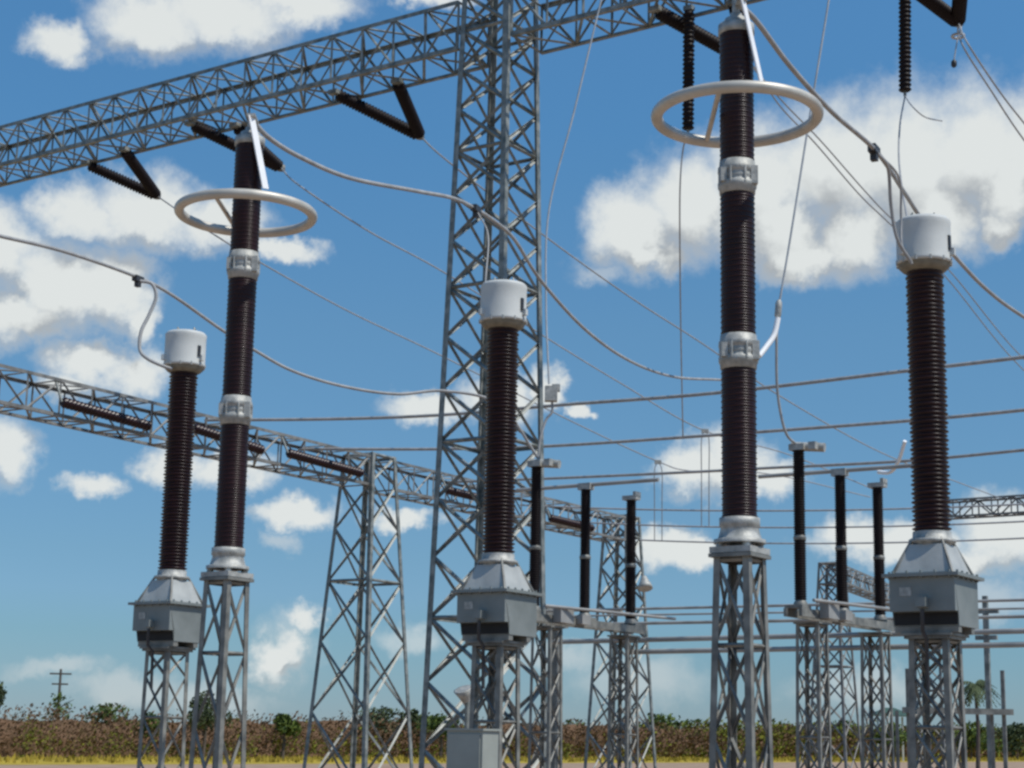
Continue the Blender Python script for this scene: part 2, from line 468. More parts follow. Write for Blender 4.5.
# gantries far to the right
TD = at(832, 574, 80.0)
lattice_mast('gantry_tower', (TD.x, TD.y, 0), 1.9, .9, TD.z + .5, 'distant lattice tower behind the right disconnector', 'lattice tower', 'gantry towers', leg=.11, brace=.06, material=M['galv_warm'], cap=False)
TD2 = on_plane(905, 602, TD.z)
lattice_beam(TD + V * .5, TD2, .9, .8, 'short distant lattice beam leaving the distant tower behind the right disconnector', 'gantry beam', 'gantry beams', 1.0, .09, .05, M['galv_warm'])
TC = at(928, 511, 85.0)
uC = (on_plane(1024, 505, TC.z) - TC); uC.z = 0; uC.normalize()
lattice_mast('gantry_tower', (TC.x, TC.y, 0), 1.5, .9, TC.z + .45, 'distant lattice tower hidden mostly behind the rightmost current transformer', 'lattice tower', 'gantry towers', leg=.11, brace=.06, material=M['galv_warm'], cap=False)
lattice_beam(TC + uC * .5, TC + uC * 14, .9, .85, 'distant lattice beam at the right edge, beyond the rightmost current transformer', 'gantry beam', 'gantry beams', 1.0, .09, .055, M['galv_warm'])


# ------------------------------------------------------------------ insulator strings
def disc_profile(L_, r, core, pitch):
    n = max(3, int(L_ / pitch)); p = L_ / n; prof = []
    for i in range(n):
        z = i * p
        prof += [(z, core), (z + p * .30, core), (z + p * .62, r), (z + p * .74, r), (z + p * .86, core * 1.1)]
    prof.append((L_, core)); return prof


def string_between(p, q, parent, name='insulator_string', r=.155, pitch=.085, fit=.10):
    p = Vector(p); q = Vector(q); d = (q - p); L_ = d.length; d.normalize()
    a, b = p + d * fit, q - d * fit
    o = MB().lathe(a, b, disc_profile((b - a).length, r, r * .78, pitch), 16).build(name, M['porcelain_far'], parent)
    MB().tube([p, a], .03, 8).build('link', M['galv'], o); MB().tube([b, q], .03, 8).build('link', M['galv'], o)
    return o


def v_string(pa, pb, vtx, label):
    t = thing('strain_insulator', (pa + pb) / 2, label, 'strain insulator', 'strain insulators on the high gantry')
    string_between(pa, vtx, t); string_between(pb, vtx, t)
    y = MB(); y.lathe(vtx + Z * -.09, vtx + Z * .09, [(0, .04), (.02, .11), (.16, .11), (.18, .04)], 12); y.build('yoke', M['galv'], t)
    for pt in (pa, pb):
        MB().box(pt + Z * .02, (.26, .16, .10), (dA, sA, Z)).build('hanger', M['galv_dark'], t)
    return t


def under(px, py):                       # a point on the underside of the high beam
    return on_plane(px, py, zbA - .06)


def chk(p):
    r_ = p - TA; return (round(r_.dot(dA), 2), round(r_.dot(sA), 2))


VS = {}
def vtx_at(px, py, pa, pb): return at(px, py, ((pa + pb) / 2).y + 1.75)


for key, a_, b_, v_, lab in (
        ('p1', (86, 164), (124, 150), (157, 196), 'dark V pair of insulators on the high beam nearest the left edge'),
        ('p2', (190, 124), (235, 126), (281, 168), 'dark V pair of insulators on the high beam behind the left surge arrester'),
        ('p3', (334, 93), (397, 82), (420, 136), 'dark V pair of insulators on the high beam just left of the tall tower'),
        ('p4', (655, 10), (735, 3), (748, 62), 'dark V pair of insulators behind the top of the right surge arrester'),
        ('p5', (905, -18), (962, -26), (958, 22), 'dark V pair of insulators at the top right corner, above the thin twin wires')):
    pa, pb = under(*a_), under(*b_); vx = vtx_at(*v_, pa, pb); VS[key] = vx
    v_string(pa, pb, vx, lab)
    print('vstring', key, chk(pa), chk(pb), [round(c, 2) for c in vx])

for (tx, ty, bx, by, lab) in ((689, 12, 688, 134, 'long dark insulator string hanging straight down beside the right surge arrester'),
                              (905, -18, 905, 96, 'long dark insulator string hanging straight down above the rightmost current transformer')):
    pt = under(tx, ty); pb = at(bx, by, pt.y)
    t = thing('suspension_insulator', pt, lab, 'suspension insulator', 'insulator strings hanging from the high gantry')
    string_between(pt + Z * .1, pb, t, r=.125, pitch=.095)
    MB().box(pt + Z * .08, (.2, .14, .1), (dA, sA, Z)).build('hanger', M['galv_dark'], t)
    VS['h%d' % tx] = pb
    print('hang', chk(pt), chk(pb))

# strain insulators lying along the lower gantry
for (ax, ay, bx, by, t0, lab) in ((62, 402, 149, 426, 0, 'brown insulator string slung along the lower gantry beam, nearest the left edge'),
                                  (194, 428, 262, 450, 0, 'brown insulator string along the lower gantry beam behind the left surge arrester'),
                                  (288, 453, 361, 473, 0, 'brown insulator string along the lower gantry beam just left of its tower'),
                                  (447, 490, 500, 503, 1, 'brown insulator string along the lower gantry beam behind the tall tower'),
                                  (550, 518, 592, 528, 1, 'brown insulator string along the lower gantry beam beside the middle disconnector')):
    def near_face(px, py):               # a point just in front of the beam's near face
        dd = dB if not t0 else dB2; base = TB
        nrm = dd.cross(Z).normalized()
        if nrm.y > 0: nrm = -nrm
        c = base + nrm * (WB / 2 + .22); r_ = ray(px, py)
        k = (c - Vector((0, 0, EYE))).dot(nrm) / r_.dot(nrm)
        return Vector((0, 0, EYE)) + r_ * k
    pa, pb = near_face(ax, ay), near_face(bx, by)
    t = thing('strain_insulator', pa, lab, 'strain insulator', 'strain insulators on the lower gantry')
    MB().lathe(pa, pb, disc_profile((pb - pa).length, .13, .085, .12), 14).build('insulator_string', M['porcelain'], t)
    dd = dB if not t0 else dB2; nrm = dd.cross(Z).normalized()
    if nrm.y < 0: nrm = -nrm
    for e in (pa, pb):
        tgt = e + nrm * .28; tgt.z = HB + (HbB / 2 if e is pa else -HbB / 2)
        MB().tube([e, tgt], .03, 8).build('link', M['galv_dark'], t)


# ------------------------------------------------------------------ current transformers
def ring_pts(r, z, n): return [Vector((r * math.cos(2 * math.pi * i / n), r * math.sin(2 * math.pi * i / n), z)) for i in range(n)]


CT_BASE = 2.76
def make_ct(label):
    t = thing('current_transformer', (0, 0, 0), label, 'current transformer', 'current transformers in a row')
    z = lambda h: h - CT_BASE
    A = .72
    # tank: one extruded outline whose near face steps back at the bottom
    prof = [(-A / 2 + .11, z(2.86)), (A / 2, z(2.86)), (A / 2, z(3.37)), (-A / 2, z(3.37)), (-A / 2, z(3.01)), (-A / 2 + .11, z(3.01))]
    b = MB(); n = len(prof)
    vs = [U * (sx * A / 2) + V * p + Z * q for sx in (-1, 1) for p, q in prof]
    fs = [(i, (i + 1) % n, n + (i + 1) % n, n + i) for i in range(n)]
    b.add(vs, fs + [(0, 5, 4, 3), (0, 3, 2, 1), (6, 7, 8, 9), (6, 9, 10, 11)])
    tank = b.build('tank', M['tank'], t)
    b = MB()
    b.box(Z * z(3.392), (A + .12, A + .12, .035), (U, V, Z))
    for s1 in (-1, 1):
        for k in range(5):
            for e1, e2 in ((U, V), (V, U)):
                b.lathe(e1 * (s1 * (A / 2 + .015)) + e2 * ((k - 2) * .155) + Z * z(3.355), e1 * (s1 * (A / 2 + .015)) + e2 * ((k - 2) * .155) + Z * z(3.44), [(0, .014), (.085, .014)], 6)
    b.build('lid_flange', M['tank'], t)
    b = MB(); vs = [U * (sx * a_) + V * (sy * a_) + Z * z(h_) for a_, h_ in ((.315, 3.411), (.315, 3.43), (.205, 3.735)) for sx, sy in ((-1, -1), (1, -1), (1, 1), (-1, 1))]
    b.add(vs, [(i * 4 + j, i * 4 + (j + 1) % 4, i * 4 + 4 + (j + 1) % 4, i * 4 + 4 + j) for i in range(2) for j in range(4)] + [(8, 9, 10, 11)])
    b.build('turret', M['turret'], t)
    MB().lathe(Z * z(3.70), Z * z(3.9), [(0, .20), (.06, .215), (.065, .25), (.10, .25), (.105, .21), (.185, .205)], 32).build('neck', M['alu'], t)
    for sx in (-1, 1):
        for sy in (-1, 1):
            d = (U * sx + V * sy)
            MB().tube([d * .335 + Z * z(3.40), d * .16 + Z * z(3.80)], .018, 8).build('stay_rod', M['galv'], t)
    # porcelain with fine sheds
    L_ = 6.79 - 3.885; ns = 60; p = L_ / ns; pr = []
    for i in range(ns):
        r = .210 if i % 2 == 0 else .200
        zz = i * p; pr += [(zz, .176), (zz + p * .30, .178), (zz + p * .60, r), (zz + p * .78, r), (zz + p * .97, .180)]
    pr.append((L_, .160))
    MB().lathe(Z * z(3.885), Z * z(6.79), pr, 36).build('porcelain_column', M['porcelain'], t)
    MB().lathe(Z * z(6.785), Z * z(6.88), [(0, .19), (.02, .24), (.06, .28), (.095, .285)], 32).build('collar', M['capdirt'], t)
    cap = MB().lathe(Z * z(6.878), Z * z(7.42), [(0, .27), (.002, .305), (.03, .31), (.05, .300), (.43, .300), (.47, .305), (.49, .30), (.515, .275), (.535, .20), (.542, .02)], 40).build('head', M['cap'], t)
    for ang in (-30, -150):
        d = Vector((math.cos(R(ang)), math.sin(R(ang)), 0)); s_ = d.cross(Z)
        MB().box(d * .32 + Z * z(6.99), (.06, .06, .08), (d, s_, Z)).build('terminal', M['cap'], cap)
    for k in range(12):
        d = Vector((math.cos(k * .5236), math.sin(k * .5236), 0)) * .31
        bb = MB().lathe(d * .97 + Z * z(6.87), d * .97 + Z * z(6.93), [(0, .016), (.05, .016)], 6)
        if k == 0: bolts = bb
        else: bolts.add(bb.v, bb.f)
    for k in (-1, 1): bolts.tube([Vector((k * .12, 0, z(7.39))), Vector((k * .12, -.05, z(7.47))), Vector((k * .12, .05, z(7.47))), Vector((k * .12, 0, z(7.39)))], .012, 6)
    bolts.build('head_fittings', M['alu'], cap)
    d = Vector((math.cos(R(-38)), math.sin(R(-38)), 0))
    MB().box(d * .307 + Z * z(7.09), (.02, .05, .16), (d, d.cross(Z), Z)).build('level_gauge', M['tankdark'], cap)
    # terminal box and conduit on the near face, base channels
    c = -V * (A / 2 + .055) + U * -.02
    MB().box(-V * (A / 2 - .103) + Z * z(2.936), (A - .03, .012, .13), (U, V, Z)).build('recess_shade_panel', M['panel'], t)  # black sheet added in the tank's recess to stand for its shade
    tb = MB().box(c + Z * z(3.10), (.11, .11, .10), (U, V, Z)).build('terminal_box', M['tank'], t)
    MB().tube([c + Z * z(3.03), c + Z * z(2.80), c + V * .1 + Z * z(2.72), c + V * .12 + Z * z(2.2)], .022, 8).build('conduit', M['tankdark'], tb)
    MB().box(-V * (A / 2 + .004) + U * .18 + Z * z(3.22), (.13, .006, .09), (U, V, Z)).build('rating_plate', M['alu'], t)
    b = MB()
    for s_ in (-1, 1): b.box(V * (s_ * .2) + Z * z(2.825), (.70, .09, .066), (U, V, Z))
    b.box(Z * z(2.776), (.56, .56, .028), (U, V, Z))
    b.build('base_frame', M['galv'], t)
    return t


CT0, CS = Vector((4.575, 18.666, 0)), Vector((-4.706, 3.165, 0))
CTP = [CT0 + CS * i for i in range(3)]
ct_labels = ['white capped brown current transformer nearest the right edge, the largest in the row',
             'white capped brown current transformer in front of the tall lattice tower, above the cabinet',
             'white capped brown current transformer furthest left, the smallest in the row']
ped_labels = ['slim lattice pedestal under the largest, rightmost current transformer', 'slim lattice pedestal under the middle current transformer, beside the cabinet',
              'slim lattice pedestal under the leftmost current transformer']
ct = make_ct(ct_labels[0])
for i, p in enumerate(CTP):
    o = ct if i == 0 else copy_tree(ct)
    o.location = p + Z * CT_BASE; o['label'] = ct_labels[i]
ped = lattice_mast('lattice_pedestal', (0, 0, 0), .46, .40, CT_BASE - .03, ped_labels[0], 'pedestal', 'pedestals under the current transformers', leg=.065, brace=.028, ratio=1.35)
for i, p in enumerate(CTP):
    o = ped if i == 0 else copy_tree(ped)
    o.location = p; o['label'] = ped_labels[i]

# ------------------------------------------------------------------ surge arresters
AR_BASE = 3.12
def make_arrester(label):
    t = thing('surge_arrester', (0, 0, 0), label, 'surge arrester', 'surge arresters with grading rings')
    z = lambda h: h - AR_BASE
    b = MB().box(Z * z(3.15), (.37, .37, .05), (U, V, Z))
    for sx in (-1, 1):
        for sy in (-1, 1): b.lathe((U * sx + V * sy) * .12 + Z * z(3.17), (U * sx + V * sy) * .12 + Z * z(3.21), [(0, .035), (.05, .035)], 10)
    b.build('base_plate', M['alu'], t)
    MB().lathe(Z * z(3.21), Z * z(3.43), [(0, .215), (.03, .215), (.04, .18), (.09, .165), (.13, .155), (.14, .168), (.21, .168), (.215, .14)], 28).build('base_flange', M['alu'], t)
    for (a, c) in ((3.42, 4.67), (4.97, 6.20), (6.50, 7.66)):
        L_ = c - a; n = 52; p = L_ / n; pr = []
        for i in range(n):
            r = .149 if i % 2 == 0 else .144
            pr += [(i * p, .140), (i * p + p * .3, .141), (i * p + p * .6, r), (i * p + p * .78, r), (i * p + p * .96, .141)]
        pr.append((L_, .118))
        MB().lathe(Z * z(a), Z * z(c), pr, 32).build('porcelain_unit', M['porcelain'], t)
    for c in (4.82, 6.35):
        pr = [(0, .13), (.005, .152), (.05, .156), (.06, .165), (.10, .168), (.11, .156), (.135, .153), (.15, .162), (.165, .153), (.19, .156), (.20, .168), (.24, .165), (.25, .156), (.295, .152), (.30, .13)]
        f = MB().lathe(Z * z(c - .15), Z * z(c + .15), pr, 32)
        for k in range(8):
            d = Vector((math.cos(k * .785 + .3), math.sin(k * .785 + .3), 0)) * .160
            f.lathe(d + Z * z(c - .07), d + Z * z(c + .07), [(0, .013), (.14, .013)], 6)
        f.box(Vector((.13, -.10, 0)) + Z * z(c), (.06, .06, .16)); f.box(Vector((-.13, -.10, 0)) + Z * z(c), (.05, .06, .12))
        f.build('joint_flange', M['alu'], t)
    MB().lathe(Z * z(7.655), Z * z(7.86), [(0, .14), (.005, .158), (.09, .158), (.10, .12), (.15, .10), (.17, .06), (.205, .05)], 28).build('top_flange', M['alu'], t)
    MB().tube([Z * z(7.84), Z * z(8.0)], .035, 10).build('terminal_stud', M['alu'], t)
    rg = MB().torus(Z * z(6.917), .690, .052, 72, 14).build('grading_ring', M['ring'], t)
    d = Vector((math.cos(R(88)), math.sin(R(88)), 0))
    MB().tube([d * .15 + Z * z(7.72), d * .30 + Z * z(7.66), d * .69 + Z * z(6.92)], .017, 8).build('ring_strut', M['ring'], rg)
    MB().tube([Vector((-.225, -.655, z(6.917))), Vector((-.185, .665, z(6.917)))], .024, 8).build('crossbar', M['ring'], rg)
    p, q = Vector((.03, -.19, z(7.93))), Vector((.205, -.11, z(7.16)))
    MB().flat(p, q, .105, .012, Vector((.8, -.5, .4))).build('terminal_strap', M['bright'], t)
    MB().box(Vector((.03, -.1, z(7.93))), (.09, .24, .03)).build('strap_lug', M['alu'], t)
    return t


AR0 = Vector((1.897, 14.2, 0)); ARP = [AR0, AR0 + CS]
ar_labels = ['tall three section surge arrester with pale ring, right of centre, its base nearest the camera', 'tall three section surge arrester with pale ring, left of the tall tower']
arp_labels = ['lattice pedestal with flat top under the right, nearer surge arrester', 'lattice pedestal with flat top under the left surge arrester']
ar = make_arrester(ar_labels[0])
for i, p in enumerate(ARP):
    o = ar if i == 0 else copy_tree(ar)
    o.location = p + Z * AR_BASE; o['label'] = ar_labels[i]
ped = lattice_mast('lattice_pedestal', (0, 0, 0), .41, .29, AR_BASE - .03, arp_labels[0], 'pedestal', 'pedestals under the surge arresters', leg=.058, brace=.026, ratio=2.1)
for i, p in enumerate(ARP):
    o = ped if i == 0 else copy_tree(ped)
    o.location = p; o['label'] = arp_labels[i]

# ------------------------------------------------------------------ disconnectors on their pedestals
SWB = 3.82                                # underside of the posts
def make_switch(label):
    """three post insulators 1.65 m apart along V on a base beam; origin under the first post"""
    t = thing('disconnector', (0, 0, 0), label, 'disconnector', 'disconnectors on the rear pedestals')
    z = lambda h: h - (SWB - .30)
    b = MB()
    for s_ in (-1, 1): b.box(V * 1.65 + U * (s_ * .13) + Z * z(SWB - .18), (3.9, .055, .13), (V, U, Z))
    for k in (-.1, 1.65, 3.4): b.box(V * k + Z * z(SWB - .09), (.34, .30, .05), (V, U, Z))
    b.build('base_beam', M['galv'], t)
    for i in range(3):
        h1 = 2.42 if i == 0 else (2.24 if i == 1 else 2.24)
        c = V * (1.65 * i); mid = .98
        o = MB().lathe(c + Z * z(SWB + .02), c + Z * z(SWB + mid), disc_profile(mid - .02, .102, .085, .04), 18).build('post_insulator', M['porcelain_far'], t)
        MB().lathe(c + Z * z(SWB + mid + .06), c + Z * z(SWB + h1), disc_profile(h1 - mid - .06, .098, .081, .04), 18).build('upper_porcelain', M['porcelain_far'], o)
        MB().lathe(c + Z * z(SWB + mid - .01), c + Z * z(SWB + mid + .07), [(0, .09), (.03, .105), (.05, .105), (.08, .09)], 14).build('joint_collar', M['galv'], o)
        MB().lathe(c + Z * z(SWB - .07), c + Z * z(SWB + .03), [(0, .12), (.05, .11), (.10, .08)], 14).build('foot_flange', M['galv'], o)
    # contact blade turned across, terminal heads
    c = V * 1.65 + Z * z(SWB + 2.32)
    bl = MB().tube([c + U * 1.5, c - U * 1.5], .036, 10).build('contact_blade', M['tube'], t)
    MB().box(c - Z * .03, (.26, .16, .12), (U, V, Z)).build('blade_clamp', M['alu'], bl)
    c = Z * z(SWB + 2.47)
    b = MB().tube([c + U * .12 + Z * .03, c - U * .42 + V * .08 - Z * .02], .075, 10)
    b.box(c, (.26, .2, .10), (U, V, Z)); b.box(c - U * .28, (.12, .24, .12), (U, V, Z))
    b.build('terminal_head', M['alu'], t)
    c = V * 3.3 + Z * z(SWB + 2.29)
    j = MB().box(c, (.30, .18, .08), (U, V, Z)); j.box(c - U * .12 + Z * .06, (.06, .2, .10), (U, V, Z)); j.build('jaw', M['alu'], t)
    # drive gear and folded earthing blade beside the base beam
    MB().box(V * .55 - U * .25 + Z * z(SWB - .12), (.42, .16, .24), (V, U, Z)).build('drive_gear', M['tube'], t)
    MB().box(V * 1.25 - U * .23 + Z * z(SWB - .14), (.28, .12, .16), (V, U, Z)).build('drive_gear', M['tube'], t)
    MB().tube([-U * .22 + Z * z(SWB + .02), V * 3.0 - U * 1.1 + Z * z(SWB - .02)], .028, 10).build('earthing_blade', M['tube'], t)
    return t


SWP = [Vector((4.63, 27.5, 0)), Vector((.455, 29.75, 0))]
sw_labels = ['open disconnector with three dark posts, right of the right surge arrester', 'open disconnector with three dark posts, right of the tall tower']
sw = make_switch(sw_labels[0])
for i, p in enumerate(SWP):
    o = sw if i == 0 else copy_tree(sw)
    o.location = p + Z * (SWB - .30); o['label'] = sw_labels[i]
spl = [('near lattice leg frame under the right disconnector', 'rear lattice leg frame under the right disconnector'),
       ('near lattice leg frame under the middle disconnector, by the tall tower', 'rear lattice leg frame under the middle disconnector')]
ped = lattice_mast('lattice_pedestal', (0, 0, 0), .42, .36, SWB - .33, 'x', 'pedestal', 'pedestals under the disconnectors', leg=.055, brace=.026, ratio=1.4)
first = True
for i, p in enumerate(SWP):
    for k, dist in enumerate((.42, 3.05)):
        o = ped if first else copy_tree(ped); first = False
        o.location = p + V * dist; o['label'] = spl[i][k]

# drive rods and tubes between the bays
def rod(name, a, b, r, material, label, cat, group=None, n=10):
    a = Vector(a); b = Vector(b)
    return tag(MB().tube([a.lerp(b, i / 6) for i in range(7)], r, n).build(name, material, origin=a), label, cat, group)


def ped_side(px, py, Y): return at(px, py, Y)
rod('drive_rod', at(549, 642, 33.6), at(1110, 629, 28.4), .048, M['tube'], 'upper of the two thick drive rods linking the disconnectors', 'drive rod', 'drive rods')
rod('drive_rod', at(628, 652, 32.6), at(1110, 643, 28.4), .048, M['tube'], 'lower of the two thick drive rods linking the disconnectors', 'drive rod', 'drive rods')
for (y0, y1, Yd, r, lab) in ((611, 598, 37.5, .03, 'thin tubular busbar above the drive rods, topmost of three'),
                             (616.5, 607, 39, .022, 'thin tubular busbar above the drive rods, middle of three'),
                             (625, 615, 38.2, .036, 'thin tubular busbar above the drive rods, lowest of three')):
    rod('tubular_busbar', at(546, y0, Yd), at(1110, y1, Yd - 4.8), r, M['tube'], lab, 'busbar', 'tubular busbars')

# ------------------------------------------------------------------ conductors
def cable(name, pts, r, material, label, cat, group=None, n=9):
    pts = [Vector(p) for p in pts]
    return tag(MB().tube(spline(pts, n), r, 8).build(name, material, origin=pts[0]), label, cat, group)


def clamp_on(o, p, d, size=.12):
    d = Vector(d).normalized(); s_ = d.cross(Z).normalized(); up_ = s_.cross(d)
    b = MB(); b.box(p, (size * 1.5, size * .8, size * .8), (d, s_, up_)); b.box(p - up_ * size * .7, (size * .7, size * .6, size), (d, s_, up_))
    b.build('clamp', M['tankdark'], o, origin=Vector(o['_p'])); return o


def jumper(pts, r, clamps, label, drops=()):
    pts = [Vector(p) for p in pts]
    t = thing('jumper_cable', pts[0], label, 'jumper cable', 'heavy jumper cables from the arresters')
    MB().tube(spline(pts, 9), r, 8).build('conductor', M['wire'], t)
    for p, d in clamps:
        d = Vector(d).normalized(); s_ = d.cross(Z).normalized(); up_ = s_.cross(d)
        b = MB(); b.box(p, (.20, .085, .085), (d, s_, up_)); b.box(p - up_ * .07, (.08, .07, .10), (d, s_, up_)); b.build('clamp', M['tankdark'], t)
    for dp, rr in drops:
        MB().tube(spline(dp, 9), rr, 8).build('drop_lead', M['wire'], t)
    return t


top0 = ARP[0] + Z * 7.97; top1 = ARP[1] + Z * 7.97
# right phase
pts = [top0, at(757, 22, 14.5), at(790, 66, 15.3), at(832, 112, 16.4), at(876, 151, 17.6), at(904, 192, 18.8), at(924, 222, 19.4), at(950, 251, 20.2), at(985, 288, 21.4), at(1024, 317, 22.8), at(1100, 362, 25.2)]
jumper(pts, .025, [(at(874, 150, 17.6), pts[5] - pts[3])], 'heavy jumper cable from the right surge arrester past the rightmost transformer',
       [([at(877, 153, 17.6), at(888, 168, 17.9), at(891, 205, 18.1), at(897, 238, 18.2), at(911, 262, 18.33)], .020),
        ([at(879, 154, 17.7), at(899, 178, 18.2), at(901, 215, 18.4), at(902, 246, 18.35), at(912, 264, 18.33)], .014)])
# middle phase
pts = [top1, at(268, 137, 17.6), at(300, 157, 18.3), at(350, 178, 19.3), at(416, 191, 20.9), at(452, 198, 21.8), at(474, 208, 22.6), at(494, 221, 23.4), at(514, 239, 24.2), at(542, 282, 25.6), at(587, 331, 28), at(632, 362, 31), at(675, 377, 34.5), at(722, 380, 37.2), at(741, 384, 37.9)]
jumper(pts, .027, [(at(476, 209, 22.6), pts[8] - pts[6])], 'heavy jumper cable sagging from the left surge arrester behind the right one',
       [([at(477, 211, 22.6), at(488, 235, 22.4), at(486, 275, 22.0), at(484, 308, 21.75), at(492, 316, 21.6)], .011)])
# left phase
pts = [at(-60, 222, 20.6), at(0, 236, 21.9), at(66, 252, 23.2), at(137, 277, 24.9), at(172, 295, 25.8), at(222, 330, 27), at(256, 351, 27.6), at(293, 371, 28), at(342, 386, 28.4), at(396, 394, 28.8), at(445, 391, 29.2), at(500, 405, 29.4), at(538, 458, 29.7)]
jumper(pts, .027, [(at(138, 279, 24.9), pts[4] - pts[2])], 'heavy jumper cable from the left edge with an S shaped drop lead to a transformer',
       [([at(140, 281, 24.9), at(152, 284, 24.95), at(156, 297, 24.95), at(149, 315, 24.9), at(141, 332, 24.8), at(140, 350, 24.75), at(148, 359, 24.7), at(163, 366, 24.7), at(172, 369, 24.75)], .026)])

# rear bus conductors between the lower gantry and the right
for (pp, lab) in (([at(205, 420, 44), at(330, 419, 43.2), at(440, 415, 42), at(560, 405, 40.2), at(715, 393, 38), at(905, 371, 35.9), at(1024, 357, 34.6), at(1110, 345, 33.6)], 'upper heavy bus conductor crossing behind everything from the lower gantry'),
                  ([at(300, 449, 47.5), at(440, 449, 46), at(550, 446, 44.5), at(715, 435, 42), at(905, 421, 39.5), at(1024, 410, 38), at(1110, 400, 37)], 'middle heavy bus conductor crossing behind everything from the lower gantry'),
                  ([at(450, 482, 52.5), at(560, 478, 50), at(692, 472, 47.5), at(768, 468, 46), at(905, 461, 43.5), at(1024, 450, 41.5), at(1110, 441, 40.3)], 'lower heavy bus conductor crossing behind everything, level with the post tops')):
    cable('bus_conductor', pp, .042, M['wire'], lab, 'bus conductor', 'heavy bus conductors')
# far thin bus wires
for (a, b, drop, lab) in ((at(520, 505, 57), at(1100, 500, 50), .25, 'thin far bus wire behind the posts, topmost of three'),
                          (at(575, 522, 59), at(1100, 517, 52), .25, 'thin far bus wire behind the posts, middle of three'),
                          (at(640, 540, 61), at(1100, 534, 54), .2, 'thin far bus wire behind the posts, lowest of three')):
    tag(MB().tube(sag(a, b, drop), .028, 6).build('bus_wire', M['wire_thin'], origin=a), lab, 'bus wire', 'thin far bus wires')

# line conductors from the high gantry strings
q = VS
cable('line_conductor', [q['p1'], at(210, 232, 41), at(270, 268, 43.5), at(350, 312, 46), at(440, 355, 49), at(575, 423, 54), at(657, 461, 57), at(692, 471, 58), at(770, 474, 60), at(870, 497, 66)], .020, M['wire_thin'], 'thin line conductor falling from the leftmost V pair of insulators', 'line conductor', 'line conductors from the high gantry')
cable('line_conductor', [q['p2'], at(300, 186, 38.5), at(370, 232, 41), at(445, 273, 44), at(550, 340, 48), at(622, 384, 51), at(703, 430, 54), at(790, 455, 58), at(880, 492, 62)], .020, M['wire_thin'], 'thin line conductor falling from the V pair behind the left arrester', 'line conductor', 'line conductors from the high gantry')
cable('line_conductor', [q['p3'], at(450, 163, 39.5), at(550, 240, 43.5), at(630, 297, 46.5), at(700, 342, 49.5), at(780, 396, 54), at(880, 452, 61), at(960, 483, 70), at(1000, 498, 79)], .022, M['wire_thin'], 'thin line conductor falling from the V pair beside the tall tower', 'line conductor', 'line conductors from the high gantry')
cable('line_conductor', [q['p4'], at(785, 104, 35.5), at(820, 140, 37), at(864, 190, 39.5), at(893, 220, 41), at(948, 269, 45), at(1015, 350, 50), at(1080, 410, 56)], .018, M['wire_thin'], 'upper of two thin line wires passing behind the rightmost transformer cap', 'line conductor', 'line conductors from the high gantry')
cable('line_conductor', [q['p4'] + V * .3, at(780, 106, 36), at(815, 143, 37.5), at(858, 193, 40), at(888, 222, 41.5), at(945, 276, 45.5), at(1010, 356, 51), at(1075, 418, 57)], .018, M['wire_thin'], 'lower of two thin line wires passing behind the rightmost transformer cap', 'line conductor', 'line conductors from the high gantry')
cable('line_conductor', [q['p5'], at(968, 44, 31), at(1000, 92, 32.5), at(1028, 128, 34), at(1090, 205, 38)], .018, M['wire_thin'], 'upper of the twin thin wires leaving the top right corner insulators', 'line conductor', 'line conductors from the high gantry')
cable('line_conductor', [q['p5'] + V * .2, at(962, 44, 31.3), at(992, 92, 32.8), at(1024, 140, 34.6), at(1085, 220, 38.5)], .018, M['wire_thin'], 'lower of the twin thin wires leaving the top right corner insulators', 'line conductor', 'line conductors from the high gantry')
# corona rings / yoke hardware below the corner string
t = thing('line_fitting', VS['p5'], 'small pale line fitting with a weight dangling below the top right insulators', 'line fitting')
b = MB(); p = at(958, 36, VS['p5'].y + .1)
b.torus(p, .12, .03, 20, 8); b.tube([VS['p5'], p + Z * .05], .02, 8); b.tube([p, at(954, 60, p.y)], .014, 8); b.build('shackle', M['wire_pale'], t)
MB().lathe(at(954, 60, p.y), at(954, 70, p.y), [(0, .03), (.04, .06), (.12, .06), (.16, .03)], 10).build('weight', M['tankdark'], t)

# drop leads
cable('drop_lead', [VS['h689'], at(683, 150, 34.2), at(680, 190, 34.5), at(680, 260, 36), at(681, 340, 39), at(683, 438, 42.5)], .016, M['wire_thin'], 'thin wire dropping from the string beside the right arrester', 'drop lead', 'thin drop leads')
cable('drop_lead', [VS['h905'], at(900, 125, 30), at(899, 160, 29), at(904, 200, 27), at(912, 240, 24)], .016, M['wire_thin'], 'thin wire dropping from the string above the rightmost transformer', 'drop lead', 'thin drop leads')
cable('drop_lead', [VS['h905'], at(912, 106, 29.8), at(925, 117, 30), at(942, 121, 30.4)], .012, M['wire_thin'], 'short curled wire end under the string above the rightmost transformer', 'drop lead', 'thin drop leads')
t = thing('drop_lead', at(838, -60, 27.0), 'pale drop lead with a white connector ending at the right disconnector', 'drop lead', 'thin drop leads')
MB().tube(spline([at(838, -60, 27), at(828, 5, 27), at(810, 115, 27), at(792, 228, 27), at(779, 305, 27)], 8), .017, 8).build('pale_wire', M['wire_pale'], t)
MB().lathe(at(779, 300, 27), at(777.5, 320, 27), [(0, .03), (.05, .055), (.26, .055), (.31, .03)], 10).build('clamp', M['alu'], t)
MB().tube(spline([at(778, 318, 26.95), at(774, 335, 26.9), at(766, 347, 26.8), at(759, 356, 26.7)], 6), .045, 8).build('white_connector', M['bright'], t)
MB().tube(spline([at(777, 320, 27), at(776.5, 345, 27), at(777, 385, 27.1), at(781, 415, 27.2), at(787, 435, 27.3), at(796, 444, 27.45)], 7), .022, 8).build('lower_wire', M['wire'], t)
